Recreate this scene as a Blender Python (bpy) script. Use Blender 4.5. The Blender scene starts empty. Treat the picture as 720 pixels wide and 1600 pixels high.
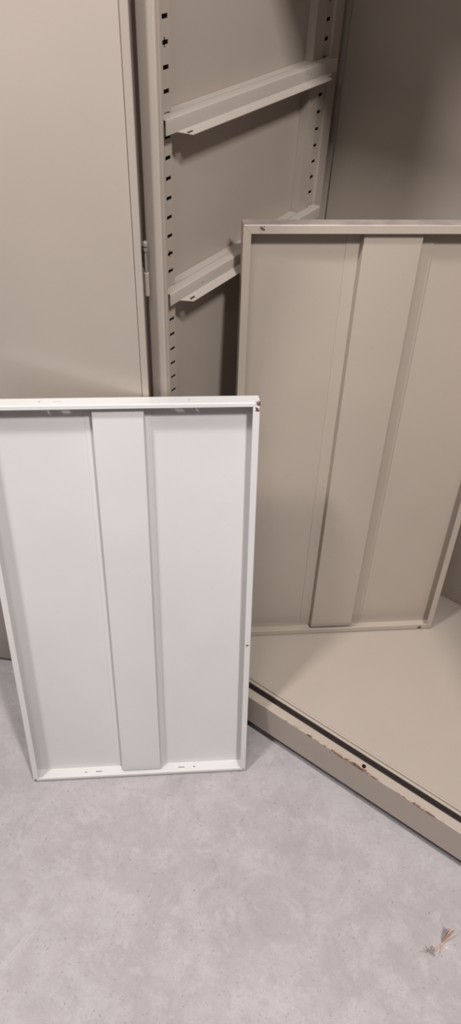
import bpy, bmesh, math, random
from mathutils import Vector, Matrix
random.seed(7)
sc = bpy.context.scene
COL = sc.collection
PI = math.pi

# ------------------------------------------------------------------ helpers
def srgb(r, g, b):
    f = lambda c: (c / 255 / 12.92) if c / 255 <= 0.04045 else ((c / 255 + 0.055) / 1.055) ** 2.4
    return (f(r), f(g), f(b), 1)

MATS = {}          # object -> built world matrix (kept by hand, no depsgraph needed)
def wm(o):
    return MATS[o.name] if o is not None else Matrix.Identity(4)

def empty(name, M, label=None, cat=None, group=None):
    o = bpy.data.objects.new(name, None)
    COL.objects.link(o)
    o.empty_display_size = 0.05
    o.matrix_basis = M
    MATS[o.name] = M.copy()
    if label: o['label'] = label
    if cat: o['category'] = cat
    if group: o['group'] = group
    return o

def obj(name, bm, mat, parent=None, label=None, cat=None, group=None, kind=None, smooth=False, M=None, local=False):
    """Link a bmesh as ONE object. bm is in world space unless local=True (then in M / parent space)."""
    base = wm(parent)
    own = base if M is None else M
    if not local:
        bmesh.ops.transform(bm, matrix=own.inverted(), verts=bm.verts)
    bmesh.ops.recalc_face_normals(bm, faces=bm.faces)
    me = bpy.data.meshes.new(name)
    bm.to_mesh(me); bm.free()
    o = bpy.data.objects.new(name, me)
    COL.objects.link(o)
    if isinstance(mat, (list, tuple)):
        for m in mat: me.materials.append(m)
    else:
        me.materials.append(mat)
    if parent is not None:
        o.parent = parent
    o.matrix_basis = base.inverted() @ own
    MATS[o.name] = own.copy()
    if smooth:
        for p in me.polygons: p.use_smooth = True
        me.set_sharp_from_angle(angle=math.radians(35))
    if label: o['label'] = label
    if cat: o['category'] = cat
    if group: o['group'] = group
    if kind: o['kind'] = kind
    return o

def new_bm(): return bmesh.new()

def add_box(bm, lo, hi, bev=0.0, seg=2):
    lo, hi = Vector(lo), Vector(hi)
    b = bmesh.new()
    bmesh.ops.create_cube(b, size=1)
    s = hi - lo
    bmesh.ops.transform(b, matrix=Matrix.Translation((lo + hi) / 2) @ Matrix.Diagonal((s.x, s.y, s.z, 1)), verts=b.verts)
    if bev:
        bmesh.ops.bevel(b, geom=b.edges[:], offset=bev, segments=seg, affect='EDGES', profile=0.5)
    merge(bm, b)

def merge(bm, b):
    me = bpy.data.meshes.new('t'); b.to_mesh(me); b.free()
    bm.from_mesh(me); bpy.data.meshes.remove(me)

def add_prism(bm, prof, place, a, b, mit_a=None, mit_b=None):
    """Sweep a closed profile [(p,q)...] from a to b; place(p,q,t) -> 3D. mit_*: function p -> inset along t."""
    va, vb = [], []
    for p, q in prof:
        ia = mit_a(p) if mit_a else 0
        ib = mit_b(p) if mit_b else 0
        va.append(bm.verts.new(place(p, q, a + ia)))
        vb.append(bm.verts.new(place(p, q, b - ib)))
    n = len(prof)
    for i in range(n):
        j = (i + 1) % n
        bm.faces.new((va[i], va[j], vb[j], vb[i]))
    bm.faces.new(va); bm.faces.new(vb[::-1])

def round_poly(pts, radii, seg=4):
    """Round the corners of a closed 2-D polygon."""
    out = []
    n = len(pts)
    for i, p in enumerate(pts):
        r = radii[i] if isinstance(radii, (list, tuple)) else radii
        p = Vector(p); a = Vector(pts[i - 1]); b = Vector(pts[(i + 1) % n])
        if r <= 0:
            out.append(tuple(p)); continue
        da, db = (a - p), (b - p)
        r_ = min(r, da.length * .49, db.length * .49)
        A = p + da.normalized() * r_; B = p + db.normalized() * r_
        for k in range(seg + 1):
            t = k / seg
            out.append(tuple(A * (1 - t) ** 2 + p * 2 * t * (1 - t) + B * t * t))
    return out

def add_tube(bm, pts, rad, n=8, cap=True):
    pts = [Vector(p) for p in pts]
    if not isinstance(rad, (list, tuple)): rad = [rad] * len(pts)
    rings = []
    for i, p in enumerate(pts):
        d = (pts[min(i + 1, len(pts) - 1)] - pts[max(i - 1, 0)]).normalized()
        ref = Vector((0, 0, 1)) if abs(d.z) < .9 else Vector((1, 0, 0))
        u = d.cross(ref).normalized(); v = d.cross(u).normalized()
        rings.append([bm.verts.new(p + (u * math.cos(2 * PI * k / n) + v * math.sin(2 * PI * k / n)) * rad[i]) for k in range(n)])
    for a, b in zip(rings, rings[1:]):
        for k in range(n):
            bm.faces.new((a[k], a[(k + 1) % n], b[(k + 1) % n], b[k]))
    if cap:
        bm.faces.new(rings[0][::-1]); bm.faces.new(rings[-1])

def cut(o, cutters_bm):
    """Boolean the cutter mesh (object space of o) out of o, baked at once."""
    bmesh.ops.recalc_face_normals(cutters_bm, faces=cutters_bm.faces)
    me = bpy.data.meshes.new('cut'); cutters_bm.to_mesh(me); cutters_bm.free()
    c = bpy.data.objects.new('cut', me); COL.objects.link(c)
    t = bpy.data.objects.new('tmp', o.data); COL.objects.link(t)
    m = t.modifiers.new('b', 'BOOLEAN'); m.object = c; m.operation = 'DIFFERENCE'; m.solver = 'EXACT'
    dg = bpy.context.evaluated_depsgraph_get()
    res = bpy.data.meshes.new_from_object(t.evaluated_get(dg), depsgraph=dg)
    old = o.data; nm = old.name
    o.data = res
    bpy.data.objects.remove(t); bpy.data.objects.remove(c)
    bpy.data.meshes.remove(old); bpy.data.meshes.remove(me)
    res.name = nm

# ------------------------------------------------------------------ materials
class NT:
    def __init__(s, name):
        s.m = bpy.data.materials.new(name); s.m.use_nodes = True
        s.t = s.m.node_tree; s.b = s.t.nodes['Principled BSDF']
        s.tc = s.t.nodes.new('ShaderNodeTexCoord')
    def n(s, typ, **kw):
        x = s.t.nodes.new(typ)
        for k, v in kw.items(): setattr(x, k, v)
        return x
    def l(s, a, b): s.t.links.new(a, b)
    def noise(s, scale, detail=4, rough=.55, vec=None, dist=0.0):
        x = s.n('ShaderNodeTexNoise'); x.inputs['Scale'].default_value = scale
        x.inputs['Detail'].default_value = detail; x.inputs['Roughness'].default_value = rough
        x.inputs['Distortion'].default_value = dist
        s.l(vec if vec else s.tc.outputs['Object'], x.inputs['Vector'])
        return x.outputs['Fac']
    def ramp(s, fac, stops):
        x = s.n('ShaderNodeValToRGB'); e = x.color_ramp.elements
        while len(e) < len(stops): e.new(.5)
        for el, (p, c) in zip(e, stops):
            el.position = p; el.color = c if isinstance(c, tuple) else (c, c, c, 1)
        s.l(fac, x.inputs['Fac']); return x.outputs['Color']
    def math(s, op, a, b=None, clamp=False):
        x = s.n('ShaderNodeMath', operation=op, use_clamp=clamp)
        for i, v in enumerate((a, b)):
            if v is None: continue
            if isinstance(v, (int, float)): x.inputs[i].default_value = v
            else: s.l(v, x.inputs[i])
        return x.outputs[0]
    def mix(s, fac, a, b, mode='MIX'):
        x = s.n('ShaderNodeMix', data_type='RGBA', blend_type=mode)
        for sock, v in ((x.inputs[0], fac), (x.inputs[6], a), (x.inputs[7], b)):
            if isinstance(v, (int, float)): sock.default_value = v
            elif isinstance(v, tuple): sock.default_value = v
            else: s.l(v, sock)
        return x.outputs[2]
    def mapping(s, scale=(1, 1, 1), rot=(0, 0, 0), loc=(0, 0, 0)):
        x = s.n('ShaderNodeMapping'); x.inputs['Scale'].default_value = scale
        x.inputs['Rotation'].default_value = rot; x.inputs['Location'].default_value = loc
        s.l(s.tc.outputs['Object'], x.inputs['Vector']); return x.outputs['Vector']
    def bump(s, h, strength, dist=.001):
        x = s.n('ShaderNodeBump'); x.inputs['Strength'].default_value = strength; x.inputs['Distance'].default_value = dist
        s.l(h, x.inputs['Height']); s.l(x.outputs['Normal'], s.b.inputs['Normal'])
    def sep(s):
        x = s.n('ShaderNodeSeparateXYZ'); s.l(s.tc.outputs['Object'], x.inputs[0]); return x.outputs

def near(N, pt, rad):
    """1 close to a point of the object, 0 beyond rad."""
    d = N.n('ShaderNodeVectorMath', operation='DISTANCE')
    N.l(N.tc.outputs['Object'], d.inputs[0]); d.inputs[1].default_value = pt
    return N.math('SUBTRACT', 1.0, N.math('DIVIDE', d.outputs['Value'], rad), clamp=True)

def paint(name, col, rough=.42, spots=(), edge_chip=None, scuff=None, spec=.45):
    N = NT(name)
    c2 = tuple(x * .93 for x in col[:3]) + (1,)
    base = N.mix(N.ramp(N.noise(3.2, 3), [(.35, 0.), (.7, 1.)]), col, c2)
    # faint dust speckle
    base = N.mix(N.math('MULTIPLY', N.ramp(N.noise(90, 2), [(.66, 0.), (.74, 1.)]), .10), base, tuple(x * .7 for x in col[:3]) + (1,))
    rust = srgb(92, 74, 66)
    for pt, rad, thr in spots:
        k = N.math('ADD', N.math('MULTIPLY', near(N, pt, rad), .55), N.math('MULTIPLY', N.noise(260, 3), .7))
        base = N.mix(N.ramp(k, [(thr, 0.), (thr + .05, 1.)]), base, rust)
    if edge_chip:
        y0, z0, w = edge_chip
        S = N.sep()
        dy = N.math('ABSOLUTE', N.math('SUBTRACT', S[1], y0)); dz = N.math('ABSOLUTE', N.math('SUBTRACT', S[2], z0))
        d = N.math('SUBTRACT', 1.0, N.math('DIVIDE', N.math('ADD', dy, dz), w), clamp=True)
        big = N.ramp(N.noise(7, 3, vec=N.mapping((1, .2, .2), loc=(3.3, 0, 0))), [(.36, 0.), (.62, 1.)])
        fine = N.noise(95, 5, .65, vec=N.mapping((.75, 1, 1)))
        k = N.math('ADD', N.math('MULTIPLY', d, .42), N.math('ADD', N.math('MULTIPLY', fine, .78), N.math('MULTIPLY', big, .20)))
        base = N.mix(N.ramp(k, [(.825, 0.), (.85, 1.)]), base, srgb(166, 140, 124))
        k2 = N.math('SUBTRACT', k, .06)
        base = N.mix(N.ramp(k2, [(.825, 0.), (.85, 1.)]), base, srgb(112, 84, 72))
        k3 = N.math('SUBTRACT', k, .13)
        base = N.mix(N.ramp(k3, [(.825, 0.), (.85, 1.)]), base, srgb(70, 54, 48))
    if scuff:
        S = N.sep()
        m = N.math('GREATER_THAN', S[1], scuff)
        k = N.math('MULTIPLY', m, N.ramp(N.noise(28, 5, .6), [(.40, .35), (.62, 1.)]))
        base = N.mix(k, base, srgb(150, 136, 132))
    N.l(base, N.b.inputs['Base Color'])
    N.l(N.math('ADD', N.math('MULTIPLY', N.noise(14, 4), .12), rough - .06), N.b.inputs['Roughness'])
    N.b.inputs['Specular IOR Level'].default_value = spec
    N.bump(N.noise(420, 2), .05, .0006)
    return N.m

def plain(name, col, rough=.6, metal=0.0, scale=60, var=.25):
    N = NT(name)
    N.l(N.mix(N.ramp(N.noise(scale, 4), [(.3, 0.), (.7, 1.)]), col, tuple(x * (1 - var) for x in col[:3]) + (1,)), N.b.inputs['Base Color'])
    N.b.inputs['Roughness'].default_value = rough; N.b.inputs['Metallic'].default_value = metal
    N.bump(N.noise(scale * 3, 3), .15, .0005)
    return N.m

BEIGE = (.400, .338, .290, 1)
M_cab = paint('cabinet_paint', BEIGE, .40)
M_rail = paint('rail_paint', BEIGE, .42, edge_chip=(-.0471, .0969, .013))
M_door = paint('door_paint', (.415, .352, .305, 1), .24, spec=.5)
M_brk = paint('bracket_paint', (.45, .393, .350, 1), .40)
M_hingepaint = paint('hinge_paint', (.36, .29, .25, 1), .45)
M_steel = plain('bare_steel', srgb(150, 144, 138), .5, .25)
M_dark = plain('dark_brown', srgb(74, 62, 58), .8)
M_wallp = plain('wall_plaster', srgb(196, 188, 178), .9, scale=12, var=.06)

def concrete():
    N = NT('concrete')
    a = N.noise(2.3, 5, .6, dist=.4); b = N.noise(13, 8, .7, dist=.5); c = N.noise(70, 6, .75)
    col = N.mix(N.ramp(a, [(.34, 0.), (.66, 1.)]), srgb(180, 172, 172), srgb(198, 190, 190))
    col = N.mix(N.math('MULTIPLY', N.ramp(b, [(.45, 0.), (.62, 1.)]), .45), col, srgb(210, 203, 202))
    col = N.mix(N.math('MULTIPLY', N.ramp(N.noise(6.5, 8, .72, vec=N.mapping(loc=(4, 1, 0)), dist=.8), [(.50, 0.), (.70, 1.)]), .40), col, srgb(160, 152, 152))
    # pale trowel patches with crisp ragged borders
    pt = N.ramp(N.noise(21, 9, .72, vec=N.mapping(loc=(1, 7, 0)), dist=.3), [(.555, 0.), (.585, 1.)])
    col = N.mix(N.math('MULTIPLY', pt, .20), col, srgb(222, 215, 214))
    col = N.mix(N.math('MULTIPLY', N.ramp(c, [(.5, 0.), (.72, 1.)]), .28), col, srgb(158, 150, 149))
    st = N.ramp(N.noise(34, 6, .72, vec=N.mapping(loc=(9, 2, 0))), [(.60, 0.), (.70, 1.)])
    col = N.mix(N.math('MULTIPLY', st, .28), col, srgb(146, 134, 131))
    grain = N.noise(330, 3, .7)
    col = N.mix(N.math('MULTIPLY', N.ramp(grain, [(.35, 0.), (.7, 1.)]), .22), col, srgb(150, 142, 142))
    pit = N.ramp(N.noise(190, 2, .5), [(.69, 0.), (.73, 1.)])
    col = N.mix(N.math('MULTIPLY', pit, .55), col, srgb(120, 112, 110))
    for rot, off, sx in ((.5, 0, 60), (-.9, 5, 75), (1.3, 11, 80)):
        s = N.noise(1.0, 2, .5, vec=N.mapping((sx, 1.6, 1), (0, 0, rot), (off, off, 0)))
        col = N.mix(N.math('MULTIPLY', N.ramp(s, [(.715, 0.), (.74, 1.)]), .15), col, srgb(222, 215, 213))
    col = N.mix(1.0, col, (.72, .715, .73, 1), 'MULTIPLY')
    N.l(col, N.b.inputs['Base Color'])
    N.l(N.math('ADD', N.math('MULTIPLY', b, .25), .42), N.b.inputs['Roughness'])
    N.b.inputs['Specular IOR Level'].default_value = .35
    N.bump(N.math('ADD', N.noise(120, 4), N.math('MULTIPLY', b, 1.2)), .15, .002)
    return N.m
M_floor = concrete()

# ------------------------------------------------------------------ camera (fitted to the photograph)
F_PX, CAM = 1139.0136, Vector((.67651, -.81245, 1.52942))
YAW, PITCH, ROLL = .5914528, .7721131, .0478344
cy, sy, cp, sp = math.cos(YAW), math.sin(YAW), math.cos(PITCH), math.sin(PITCH)
fw = Vector((-sy * cp, cy * cp, -sp)); r0 = Vector((cy, sy, 0)); u0 = r0.cross(fw)
rr = r0 * math.cos(ROLL) + u0 * math.sin(ROLL); uu = u0 * math.cos(ROLL) - r0 * math.sin(ROLL)
cam = bpy.data.objects.new('camera', bpy.data.cameras.new('camera')); COL.objects.link(cam)
cam.data.lens = F_PX / 1600 * 36; cam.data.sensor_width = 36; cam.data.sensor_fit = 'AUTO'
cam.data.clip_start = .02
Mc = Matrix((rr, uu, -fw)).transposed().to_4x4(); Mc.translation = CAM
cam.matrix_world = Mc
sc.camera = cam

# ------------------------------------------------------------------ setting
FZ = -.045          # the hall floor; the cabinet stands on feet this high, its base edge is z = 0
bm = new_bm(); add_box(bm, (-3, -3.5, FZ - .05), (3.5, .62, FZ))
obj('floor', bm, M_floor, kind='structure', label='pale grey stained concrete floor')
bm = new_bm(); add_box(bm, (-3, .56, FZ), (3.5, .62, 3.0))
obj('wall_back', bm, M_wallp, kind='structure')

# ------------------------------------------------------------------ cabinet
CW, YF, YB, ZT = .905, -.0471, .4929, 1.82         # inner slot planes x=0..CW, front, back, height
ZF, ZR = .1014, .0969
cab = empty('storage_cabinet', Matrix.Translation((CW / 2, .22, FZ)),
            'tall open beige metal storage cabinet standing on the concrete floor', 'cabinet')

def mx(x, flip): return CW - x if flip else x
for flip in (False, True):
    # side panel
    bm = new_bm()
    add_box(bm, (min(mx(-.0155, flip), mx(-.0165, flip)), -.036, .004), (max(mx(-.0155, flip), mx(-.0165, flip)), YB + .004, ZT))
    obj('side_panel', bm, M_cab, cab)
    bm = new_bm()
    add_box(bm, (min(mx(-.034, flip), mx(-.035, flip)), -.0395, .004), (max(mx(-.034, flip), mx(-.035, flip)), YB + .004, ZT))
    obj('outer_skin', bm, M_cab, cab)
    # front post: flange face, rounded inner return, slotted web
    prof = round_poly([(-.006, YF), (.0232, YF), (.0232, -.0415), (.0224, -.0408), (.0232, -.0400), (.0232, -.0345), (.0195, -.0345), (.0195, -.0385), (-.006, -.0385)],
                      [.0012, .0022, .0004, 0, .0004, .0018, .0006, 0, 0], 3)
    bm = new_bm()
    add_prism(bm, prof, lambda p, q, t: (mx(p, flip), q, t), ZR - .002, ZT - .02)
    add_box(bm, (min(mx(-.034, flip), mx(-.005, flip)), -.0395, .004), (max(mx(-.034, flip), mx(-.005, flip)), -.0385, ZT - .02))
    obj('front_post', bm, M_cab, cab, smooth=True)
    # slotted front upright
    prof = [(0, -.036), (0, .0085), (-.0008, .0092), (-.0152, .0092), (-.0152, .0082), (-.0012, .0082), (-.0012, -.036)]
    bm = new_bm()
    add_prism(bm, prof, lambda p, q, t: (mx(p, flip), q, t), ZF, ZT - .02)
    fu = obj('slotted_upright', bm, M_cab, cab, label='slotted front upright inside the cabinet')
    # slotted rear upright: hat channel with a recessed slot groove
    prof = round_poly([(-.0152, .370), (-.0152, .372), (0, .372), (0, .4015), (-.0032, .4030), (-.0032, .4290), (0, .4305), (0, .456), (-.0152, .456), (-.0152, .4575), (.0, .4575), (.0012, .4575),
                       (.0012, .4295), (-.0018, .4280), (-.0018, .4040), (.0012, .4025), (.0012, .370)], 0)
    prof = [(-.0152, .3705), (0, .3705), (.0, .4015), (-.0042, .4030), (-.0042, .4290), (.0, .4305), (0, .4565), (-.0152, .4565),
            (-.0152, .4553), (-.0012, .4553), (-.0012, .4312), (-.0054, .4297), (-.0054, .4023), (-.0012, .4008), (-.0012, .3717), (-.0152, .3717)]
    bm = new_bm()
    add_prism(bm, prof, lambda p, q, t: (mx(p, flip), q, t), ZF, ZT - .02)
    ru = obj('slotted_upright', bm, M_cab, cab, label='slotted rear upright with recessed groove')
    if not flip:
        off = wm(cab).inverted()
        P_, Z14 = .02725632, .9858298
        for uo, yc, fix in ((fu, 0.0, 0), (ru, .4124 + .0035, -.0014)):
            for mark in (False, True):
                cb = bmesh.new()
                for i in range(-18, 44):
                    z = Z14 + (14 - i) * P_ + fix
                    if not (ZF + .03 < z < ZT - .05): continue
                    if not mark:
                        add_box(cb, (-.0125, yc - .0058, z - .0027), (.006, yc + .0058, z + .0027))
                    elif (i - 2) % 10 == 0:
                        add_box(cb, (-.0125, yc - .0030, z - .0058), (.006, yc - .0002, z + .0058))
                bmesh.ops.transform(cb, matrix=off, verts=cb.verts)
                cut(uo, cb)
        # dark hollow behind the slots is the real gap between upright and panel

# back panel: flat sheet whose edge is rolled forward, and the darker corner strip beside it
bm = new_bm()
add_box(bm, (-.0165, YB, .004), (CW + .0165, YB + .003, ZT))
obj('back_strip', bm, M_cab, cab)
bm = new_bm()
add_box(bm, (-.0025, YB - .006, ZF), (CW + .0025, YB - .0005, ZT - .02), .0022, 3)
obj('back_panel', bm, M_cab, cab, smooth=True)
# floor panel with two rolled ridges along its front
bm = new_bm()
add_box(bm, (-.0150, -.0035, ZF - .0015), (CW + .0150, YB, ZF))
prof = round_poly([(-.0160, ZF - .012), (-.0160, ZF + .0008), (-.0098, ZF + .0008), (-.0090, ZF - .0034), (-.0082, ZF + .0030), (-.0036, ZF + .0030), (-.0026, ZF - .0015), (-.0148, ZF - .0040), (-.0148, ZF - .012)],
                  [0, .0020, .0022, 0, .0022, .0022, 0, 0, 0], 5)
add_prism(bm, prof, lambda p, q, t: (t, p, q), .0, CW)
obj('floor_panel', bm, M_cab, cab, smooth=True)
# front rail: face, door ledge, lower return
prof = round_poly([(YF, .0005), (YF, ZR), (-.0272, ZR), (-.0272, ZR - .030), (-.0284, ZR - .030), (-.0284, ZR - .0014), (YF + .0014, ZR - .0014), (YF + .0014, .0018), (YF + .012, .0018), (YF + .012, .0005)],
                  [.001, .0022, .001, 0, 0, 0, 0, 0, 0, 0], 4)
bm = new_bm()
add_prism(bm, prof, lambda p, q, t: (t, p, q), -.0165, CW + .0165)
rail = obj('front_rail', bm, M_rail, cab, label='front base rail with chipped paint along its edge', M=Matrix.Identity(4), smooth=False)
cb = bmesh.new()
bmesh.ops.create_cone(cb, cap_ends=True, segments=24, radius1=.0047, radius2=.0047, depth=.02, matrix=Matrix.Translation((.5215, -.0372, ZR)))
cut(rail, cb)
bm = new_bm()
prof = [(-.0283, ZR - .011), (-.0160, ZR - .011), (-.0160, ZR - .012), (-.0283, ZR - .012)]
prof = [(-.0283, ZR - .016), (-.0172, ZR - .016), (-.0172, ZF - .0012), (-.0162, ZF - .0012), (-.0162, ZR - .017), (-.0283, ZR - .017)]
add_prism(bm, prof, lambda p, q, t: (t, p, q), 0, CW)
obj('groove_strip', bm, M_dark, cab, label='dark strip in the groove behind the rail')  # dark brown sheet added over the groove's floor and rear wall
for fx_ in (.012, CW - .012):
    for fy_ in (.02, .45):
        bm = new_bm()
        add_tube(bm, [(fx_, fy_, FZ), (fx_, fy_, FZ + .002), (fx_, fy_, FZ + .006), (fx_, fy_, FZ + .008), (fx_, fy_, ZF - .0015)], [.017, .019, .019, .006, .006], 20)
        obj('foot', bm, M_dark, cab, smooth=True)
bm = new_bm(); add_box(bm, (-.0165, -.046, ZT - .02), (CW + .0165, YB + .003, ZT), .002)
obj('top_panel', bm, M_cab, cab)

# ------------------------------------------------------------------ open door with its hinge
DA = math.radians(27.6)
dv = Vector((math.cos(DA), math.sin(DA), 0)); dn = Vector((dv.y, -dv.x, 0)); H = Vector((-.006, -.075, 0))
Md = Matrix((dv, dn, Vector((0, 0, 1)))).transposed().to_4x4(); Md.translation = H
DZ0, DZ1, DW = -.030, 1.81, .455
bm = new_bm()
add_box(bm, (-DW, -.020, DZ0), (.0015, -.0022, DZ1), .0012, 2)      # door body (outer skin and returns)
# raised folded rim: hinge side, free side, top, bottom
def rim(prof, place, a, b, m=None):
    add_prism(bm, prof, place, a, b, m, m)
rp = round_poly([(0, -.004), (0, -.0008), (.0008, 0), (.0112, 0), (.0112, -.004)], [0, .0004, .0004, 0, 0], 2)
add_prism(bm, round_poly([(.0008, -.0028), (.0008, .0), (.0115, .0), (.0115, -.0028)], [0, .001, .0014, .0006], 3), lambda p, q, t: (p, q, t), DZ0, DZ1)
add_prism(bm, round_poly([(-DW, -.004), (-DW, .0), (-DW + .011, .0), (-DW + .011, -.004)], [0, .0016, .001, 0], 3), lambda p, q, t: (p, q, t), DZ0, DZ1)
# inner sheet set between the rims
add_box(bm, (-DW + .0125, -.004, DZ0 + .001), (-.0004, -.0006, DZ1 - .001), .0005, 2)
bmesh.ops.transform(bm, matrix=Md, verts=bm.verts)
door = obj('door', bm, M_door, cab, M=Md, smooth=True, label='open left door showing its plain inner face')
bm = new_bm()
hx, hy = .0015, -.0575
add_tube(bm, [(hx, hy, .996), (hx, hy, .997), (hx, hy, 1.032), (hx, hy, 1.033)], [.0030, .0038, .0038, .0030], 14)
hinge = obj('hinge', bm, M_hingepaint, door, smooth=True)
bm = new_bm()
add_tube(bm, [(hx, hy, 1.034), (hx, hy, 1.070)], .0021, 12)
add_box(bm, (hx - .012, hy + .0030, 1.036), (hx - .001, hy + .0042, 1.068), .0003)
add_tube(bm, [(hx, hy, 1.0715), (hx, hy, 1.0725), (hx, hy, 1.077), (hx, hy, 1.079), (hx, hy, 1.080)], [.0024, .0038, .0040, .0030, .0012], 14)
add_tube(bm, [(hx + .001, hy - .001, 1.066), (hx + .001, hy - .001, 1.0695)], .0032, 10)
obj('hinge_pin', bm, M_steel, door, smooth=True, label='bare metal hinge pin')

# ------------------------------------------------------------------ shelf brackets hooked into the slots
def bracket(ztop, label, holes):
    M = Matrix.Translation((0, -.022, ztop))
    t = empty('shelf_bracket', M, label, 'bracket', 'shelf brackets on the left cabinet wall')
    y0, y1 = -.022, .424
    prof = round_poly([(.0004, 0), (.0162, 0), (.0162, -.0195), (.0290, -.0245), (.0286, -.0257), (.0150, -.0208), (.0150, -.0012), (.0004, -.0012)],
                      [0, .0020, .0018, .0003, .0003, .0018, .0012, 0], 4)
    bm = new_bm()
    ins = lambda p: max(0.0, (p - .0165) * 1.7 + .020) if p > .0165 else 0.0
    # main run, its lower lip cut back and chamfered at both ends
    web = [pt for pt in round_poly([(.0004, 0), (.0162, 0), (.0162, -.0195), (.0150, -.0200), (.0150, -.0012), (.0004, -.0012)], [0, .0020, .0004, 0, .0012, 0], 4)]
    add_prism(bm, web, lambda p, q, tt: (p, tt, ztop + q), y0, y1)
    lip = [(.0150, -.0192), (.0163, -.0186), (.0290, -.0236), (.0286, -.0248)]
    add_prism(bm, lip, lambda p, q, tt: (p, tt, ztop + q), y0, y1,
              lambda p: .022 + (p - .015) * 1.5, lambda p: .014 + (p - .015) * 1.5)
    # top surface reaching back to the wall sheet between the uprights
    add_prism(bm, [(-.0149, 0), (.0008, 0), (.0008, -.0012), (-.0137, -.0012), (-.0137, -.016), (-.0149, -.016)],
              lambda p, q, tt: (p, tt, ztop + q), .0105, .3685)
    w = obj('bracket_rail', bm, M_brk, t, smooth=True)
    cb = bmesh.new()
    for (y, z, r, flat) in holes:
        if flat:      # elongated slot through the lip
            add_box(cb, (.0212, y - .006, ztop - .030), (.0248, y + .006, ztop - .014))
        else:
            bmesh.ops.create_cone(cb, cap_ends=True, segments=14, radius1=r, radius2=r, depth=.02,
                                  matrix=Matrix.Translation((.016, y, ztop + z)) @ Matrix.Rotation(PI / 2, 4, 'Y'))
    bmesh.ops.transform(cb, matrix=M.inverted(), verts=cb.verts)
    cut(w, cb)
    # hooks reaching into the slots
    for yc in (0.0, .4159):
        bm = new_bm()
        zk = ztop - (.0018 if yc else 0)
        add_box(bm, (-.0095, yc - .0045, zk - .0012), (.0010, yc + .0045, zk + .0002), .0002)
        add_box(bm, (.0004, yc - .0045, ztop - .0200), (.0014, yc + .0045, ztop - .0006), .0002)
        obj('hook', bm, M_brk, t)
    return t
bracket(1.2318, 'upper beige shelf bracket hooked on the slotted left wall, fully in view', [(.33, -.009, .0014, False), (.342, -.011, .0016, False), (.020, 0, 0, True), (.395, 0, 0, True)])
bracket(.9880, 'lower beige shelf bracket running behind the shelf leaning in the cabinet', [(.060, -.012, .0018, False), (.024, 0, 0, True), (.395, 0, 0, True)])

# ------------------------------------------------------------------ loose shelves
def frame(bx, by, bz, yaw, tilt, depth):
    e = Vector((math.cos(yaw), math.sin(yaw), 0)); n0 = Vector((math.sin(yaw), -math.cos(yaw), 0))
    u = Vector((0, 0, 1)) * math.cos(tilt) - n0 * math.sin(tilt)
    n = e.cross(u)
    B = Vector((bx, by, bz + depth * n.z))     # its back lower edge is what touches the ground
    M = Matrix((e, u, n)).transposed().to_4x4(); M.translation = B
    return M

def make_shelf(M, W, L, D, Fs, Fe, chan, mat, label, holes=None, hem=True):
    t = empty('metal_shelf', M, label, 'shelf', 'loose metal shelves leaning upright')
    T = .0011; h = W / 2
    # sheet
    bm = new_bm(); add_box(bm, (-h + T, T, -D), (h - T, L - T, -D + T))
    obj('sheet', bm, mat, t, local=True)
    g = .0002
    def prof(Fw):
        return round_poly([(0, -D), (0, 0), (Fw, 0), (Fw, -.0026), (Fw - T, -.0026), (Fw - T, -T), (T, -T), (T, -D)],
                          [.0010, .0020, .0010, 0, 0, 0, .0012, 0], 4)
    ks, ke = Fe / Fs, Fs / Fe
    places = [('side_rim', Fs, lambda p, q, s: (-h + p, s, q), 0, L, ks), ('side_rim', Fs, lambda p, q, s: (h - p, s, q), 0, L, ks),
              ('end_rim', Fe, lambda p, q, s: (s, p, q), -h, h, ke), ('end_rim', Fe, lambda p, q, s: (s, L - p, q), -h, h, ke)]
    for k, (nm, Fw, pl, a, b, r) in enumerate(places):
        bm = new_bm()
        mit = lambda p, r=r: p * r + g
        add_prism(bm, prof(Fw), pl, a, b, mit, mit)
        o = obj(nm, bm, mat, t, local=True)
        if nm == 'end_rim' and holes:
            cb = bmesh.new()
            yy = 0 if k == 2 else L
            for x, z, w in holes:
                if w > .006:
                    add_box(cb, (x - w / 2 - h, yy - .01, z - .0014), (x + w / 2 - h, yy + .01, z + .0014))
                else:
                    bmesh.ops.create_cone(cb, cap_ends=True, segments=14, radius1=w / 2, radius2=w / 2, depth=.02,
                                          matrix=Matrix.Translation((x - h, yy, z)) @ Matrix.Rotation(PI / 2, 4, 'X'))
            cut(o, cb)
    # hat-section stiffener along the middle
    x0, x1, x2, x3, zt, ya, yb = chan
    x0, x1, x2, x3 = x0 - h, x1 - h, x2 - h, x3 - h
    zb = -D + T
    bm = new_bm()
    hat = round_poly([(x0, zb), (x0, zb + .0010), (x1 - .0016, zb + .0010), (x1, zt), (x2, zt), (x2 + .0016, zb + .0010), (x3, zb + .0018), (x3, zb + .0008),
                      (x2 + .0006, zb), (x2 - .0012, zt - .001), (x1 + .0012, zt - .001), (x1 - .0006, zb)],
                     [0, .0002, .0008, .0022, .0022, .0008, .0002, 0, 0, .0014, .0014, 0], 4)
    za = Fe * .5
    add_prism(bm, hat, lambda p, q, s: (p, s, q), ya, yb)
    # closed ends
    for yy, s in ((ya, 1), (yb, -1)):
        lo, hi = sorted((yy, yy + s * .0012))
        add_prism(bm, round_poly([(x1 - .0006, zb + .006), (x1 + .0004, zt - .0004), (x2 - .0004, zt - .0004), (x2 + .0006, zb + .006)], [0, .002, .002, 0], 3),
                  lambda p, q, tt: (p, tt, q), lo, hi)
    obj('stiffener', bm, mat, t, local=True, smooth=True)
    return t

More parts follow.
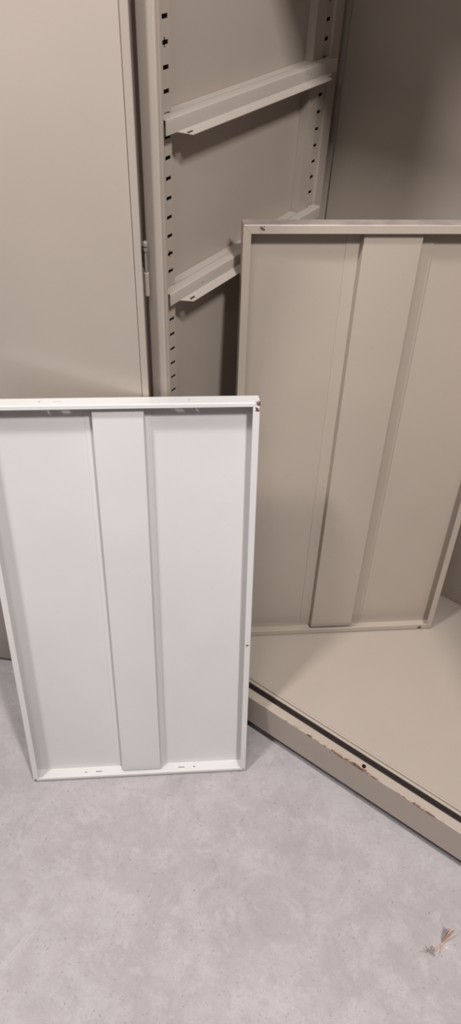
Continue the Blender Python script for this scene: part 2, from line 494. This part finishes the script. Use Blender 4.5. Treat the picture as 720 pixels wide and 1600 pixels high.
FW, FL, FD = .4709, .8905, .031
Mf = frame(.1147, -.2852, FZ, .6966, .2310, FD)
M_front = paint('light_grey_paint', (.63, .606, .598, 1), .42, spots=[((FW / 2, FL, 0), .016, .66), ((FW / 2 - .004, FL - .012, 0), .010, .70), ((FW / 2 - .007, .37, 0), .006, .66), ((FW / 2 - .005, .005, 0), .007, .74), ((-FW / 2 + .005, .004, 0), .008, .74)])
make_shelf(Mf, FW, FL, FD, .0119, .0077, (.1814, .1953, .2798, .2922, -.0119, .0062, FL - .012), M_front,
           'light grey metal shelf on the concrete floor leaning against the open cabinet door',
           holes=[(.142, -.0168, .0135), (.3267, -.0168, .0135), (.1134, -.0168, .0043), (.3556, -.0168, .0043)])
BW, BL_, BD = .4949, .9560, .028
Mb = frame(.2950, .2130, ZF, .7021, .1015, BD)
M_backs = paint('beige_shelf_paint', (.428, .363, .306, 1), .36, scuff=BL_ - .0007, spots=[((BW / 2 - .03, .006, 0), .012, .66), ((-BW / 2 + .04, .008, 0), .010, .70), ((-BW / 2 + .03, BL_ - .006, 0), .014, .74)])
make_shelf(Mb, BW, BL_, BD, .0135, .0145, (.1745, .199, .2975, .322, -.0100, .0115, BL_ - .016), M_backs,
           'beige metal shelf standing on the cabinet floor and leaning against its back wall')

# ------------------------------------------------------------------ debris on the floor
M_straw = plain('dry_straw', srgb(206, 172, 150), .8, scale=220, var=.35)
M_lint = plain('dust_lint', srgb(176, 156, 148), .95, scale=300, var=.4)
M_flake = plain('white_flake', srgb(232, 228, 224), .7)
M_grit = plain('dark_grit', srgb(70, 60, 58), .8)
base = Vector((.8030, -.1930, FZ))
spr = empty('dried_sprig', Matrix.Translation(base), 'dry tan plant sprig lying on the concrete floor at lower right', 'plant debris')
def blade(pts, wid, twist, side=None):
    bm = new_bm(); prev = None
    n = len(pts)
    for i, p in enumerate(pts):
        p = Vector(p) + base
        d = (Vector(pts[min(i + 1, n - 1)]) - Vector(pts[max(i - 1, 0)])).normalized()
        s = d.cross(Vector((math.sin(twist), -math.cos(twist), .3))).normalized() * wid[i]
        if side: s = Vector(side).normalized() * wid[i]
        nrm = d.cross(s).normalized() * .0005
        ring = [bm.verts.new(p - s + nrm), bm.verts.new(p + nrm * 2.5), bm.verts.new(p + s + nrm), bm.verts.new(p + s - nrm), bm.verts.new(p - nrm * .2), bm.verts.new(p - s - nrm)]
        if prev:
            for k in range(6): bm.faces.new((prev[k], prev[(k + 1) % 6], ring[(k + 1) % 6], ring[k]))
        else: bm.faces.new(ring[::-1])
        prev = ring
    bm.faces.new(prev)
    return bm
bm = new_bm()
add_tube(bm, [base + Vector(p) for p in ((-.007, -.025, .0011), (-.004, -.013, .0013), (-.001, -.002, .0022), (.001, .004, .0048))], [.0006, .0009, .0010, .0012], 8)
add_tube(bm, [base + Vector(p) for p in ((.003, -.022, .0011), (.001, -.006, .0014), (.0, .002, .004))], [.0006, .0008, .0010], 8)
add_tube(bm, [base + Vector(p) for p in ((-.010, -.016, .0010), (-.004, -.008, .0012))], [.0006, .0009], 8)
obj('stem', bm, M_straw, spr, smooth=True)
obj('leaf', blade([(0, .001, .003), (.0008, .007, .013), (.0022, .013, .024), (.0030, .016, .033), (.0032, .018, .039)], [.0014, .0050, .0085, .0082, .0050], 0, (.42, .90, .1)), M_straw, spr, smooth=True)
obj('leaf', blade([(0, .002, .003), (-.0012, .010, .014), (-.0016, .017, .025), (-.0012, .022, .033)], [.0008, .0030, .0038, .0018], 0, (.30, .94, .2)), M_straw, spr, smooth=True)
obj('leaf', blade([(.001, .002, .003), (.0030, .009, .013), (.0044, .015, .022), (.0054, .019, .030)], [.0007, .0016, .0016, .0006], -.4), M_straw, spr, smooth=True)
lc = Vector((.7897, -.2175, FZ))
bm = new_bm()
for k in range(46):
    a = random.uniform(0, 2 * PI); r = random.uniform(0, .0060)
    p = lc + Vector((r * math.cos(a), r * math.sin(a) * 1.4, random.uniform(.0008, .004)))
    pts = [p]
    d = Vector((random.uniform(-1, 1), random.uniform(-1, 1), random.uniform(-.2, .5))).normalized() * .0012
    for _ in range(4):
        d = (d + Vector((random.uniform(-1, 1), random.uniform(-1, 1), random.uniform(-.6, .6))) * .0011)
        q = pts[-1] + d; q.z = min(max(q.z, FZ + .0006), FZ + .006); pts.append(q)
    add_tube(bm, pts, .0004, 5)
obj('lint_clump', bm, M_lint, label='small grey-brown lint clump on the floor just left of the dry sprig tip', cat='lint', M=Matrix.Translation(lc))
def crumb(name, x, y, r, mat, label, cat):
    bm = new_bm()
    bmesh.ops.create_icosphere(bm, subdivisions=2, radius=1)
    for v in bm.verts:
        v.co *= random.uniform(.8, 1.15)
        v.co = Vector((x + v.co.x * r, y + v.co.y * r * .8, FZ + max(0, r * .55 + v.co.z * r * .6)))
    obj(name, bm, mat, label=label, cat=cat, M=Matrix.Translation((x, y, FZ)))
crumb('paint_flake', .8129, -.1943, .0021, M_flake, 'tiny white flake on the floor right of the dry sprig', 'flake')
crumb('grit_speck', .7594, -.1573, .0010, M_grit, 'tiny dark grit speck on the floor up left of the dry sprig', 'grit')

# ------------------------------------------------------------------ light: ceiling fixtures of the hall and soft room light
def area(name, loc, target, sx, sy, power, col):
    l = bpy.data.lights.new(name, 'AREA'); l.shape = 'RECTANGLE'; l.size = sx; l.size_y = sy
    l.energy = power; l.color = col
    o = bpy.data.objects.new(name, l); COL.objects.link(o)
    o.location = loc
    o.rotation_euler = (Vector(target) - Vector(loc)).to_track_quat('-Z', 'Y').to_euler()
    return o
area('ceiling_lamp', (1.45, -.80, 2.9), (1.3, -.8, 0), .14, .34, 66, (1, .97, .94))
area('ceiling_lamp', (-.42, -1.30, 3.15), (-.4, -1.3, 0), .26, .26, 56, (1, .98, .96))
area('ceiling_lamp', (.28, -.85, 2.9), (.28, -.85, 0), .3, .3, 7, (1, .98, .96))
area('ceiling_lamp', (.80, -1.60, 2.9), (.8, -1.6, 0), .4, .4, 9, (1, .97, .95))
area('ceiling_lamp', (-1.3, -1.3, 2.9), (-1.2, -1.2, 0), .4, .4, 5, (1, .98, .96))
w = bpy.data.worlds.new('world'); sc.world = w; w.use_nodes = True
w.node_tree.nodes['Background'].inputs[0].default_value = (.93, .90, .92, 1)
w.node_tree.nodes['Background'].inputs[1].default_value = .08

vs = sc.view_settings
vs.view_transform = 'Standard'; vs.look = 'None'; vs.exposure = .05; vs.gamma = 1; vs.use_curve_mapping = False
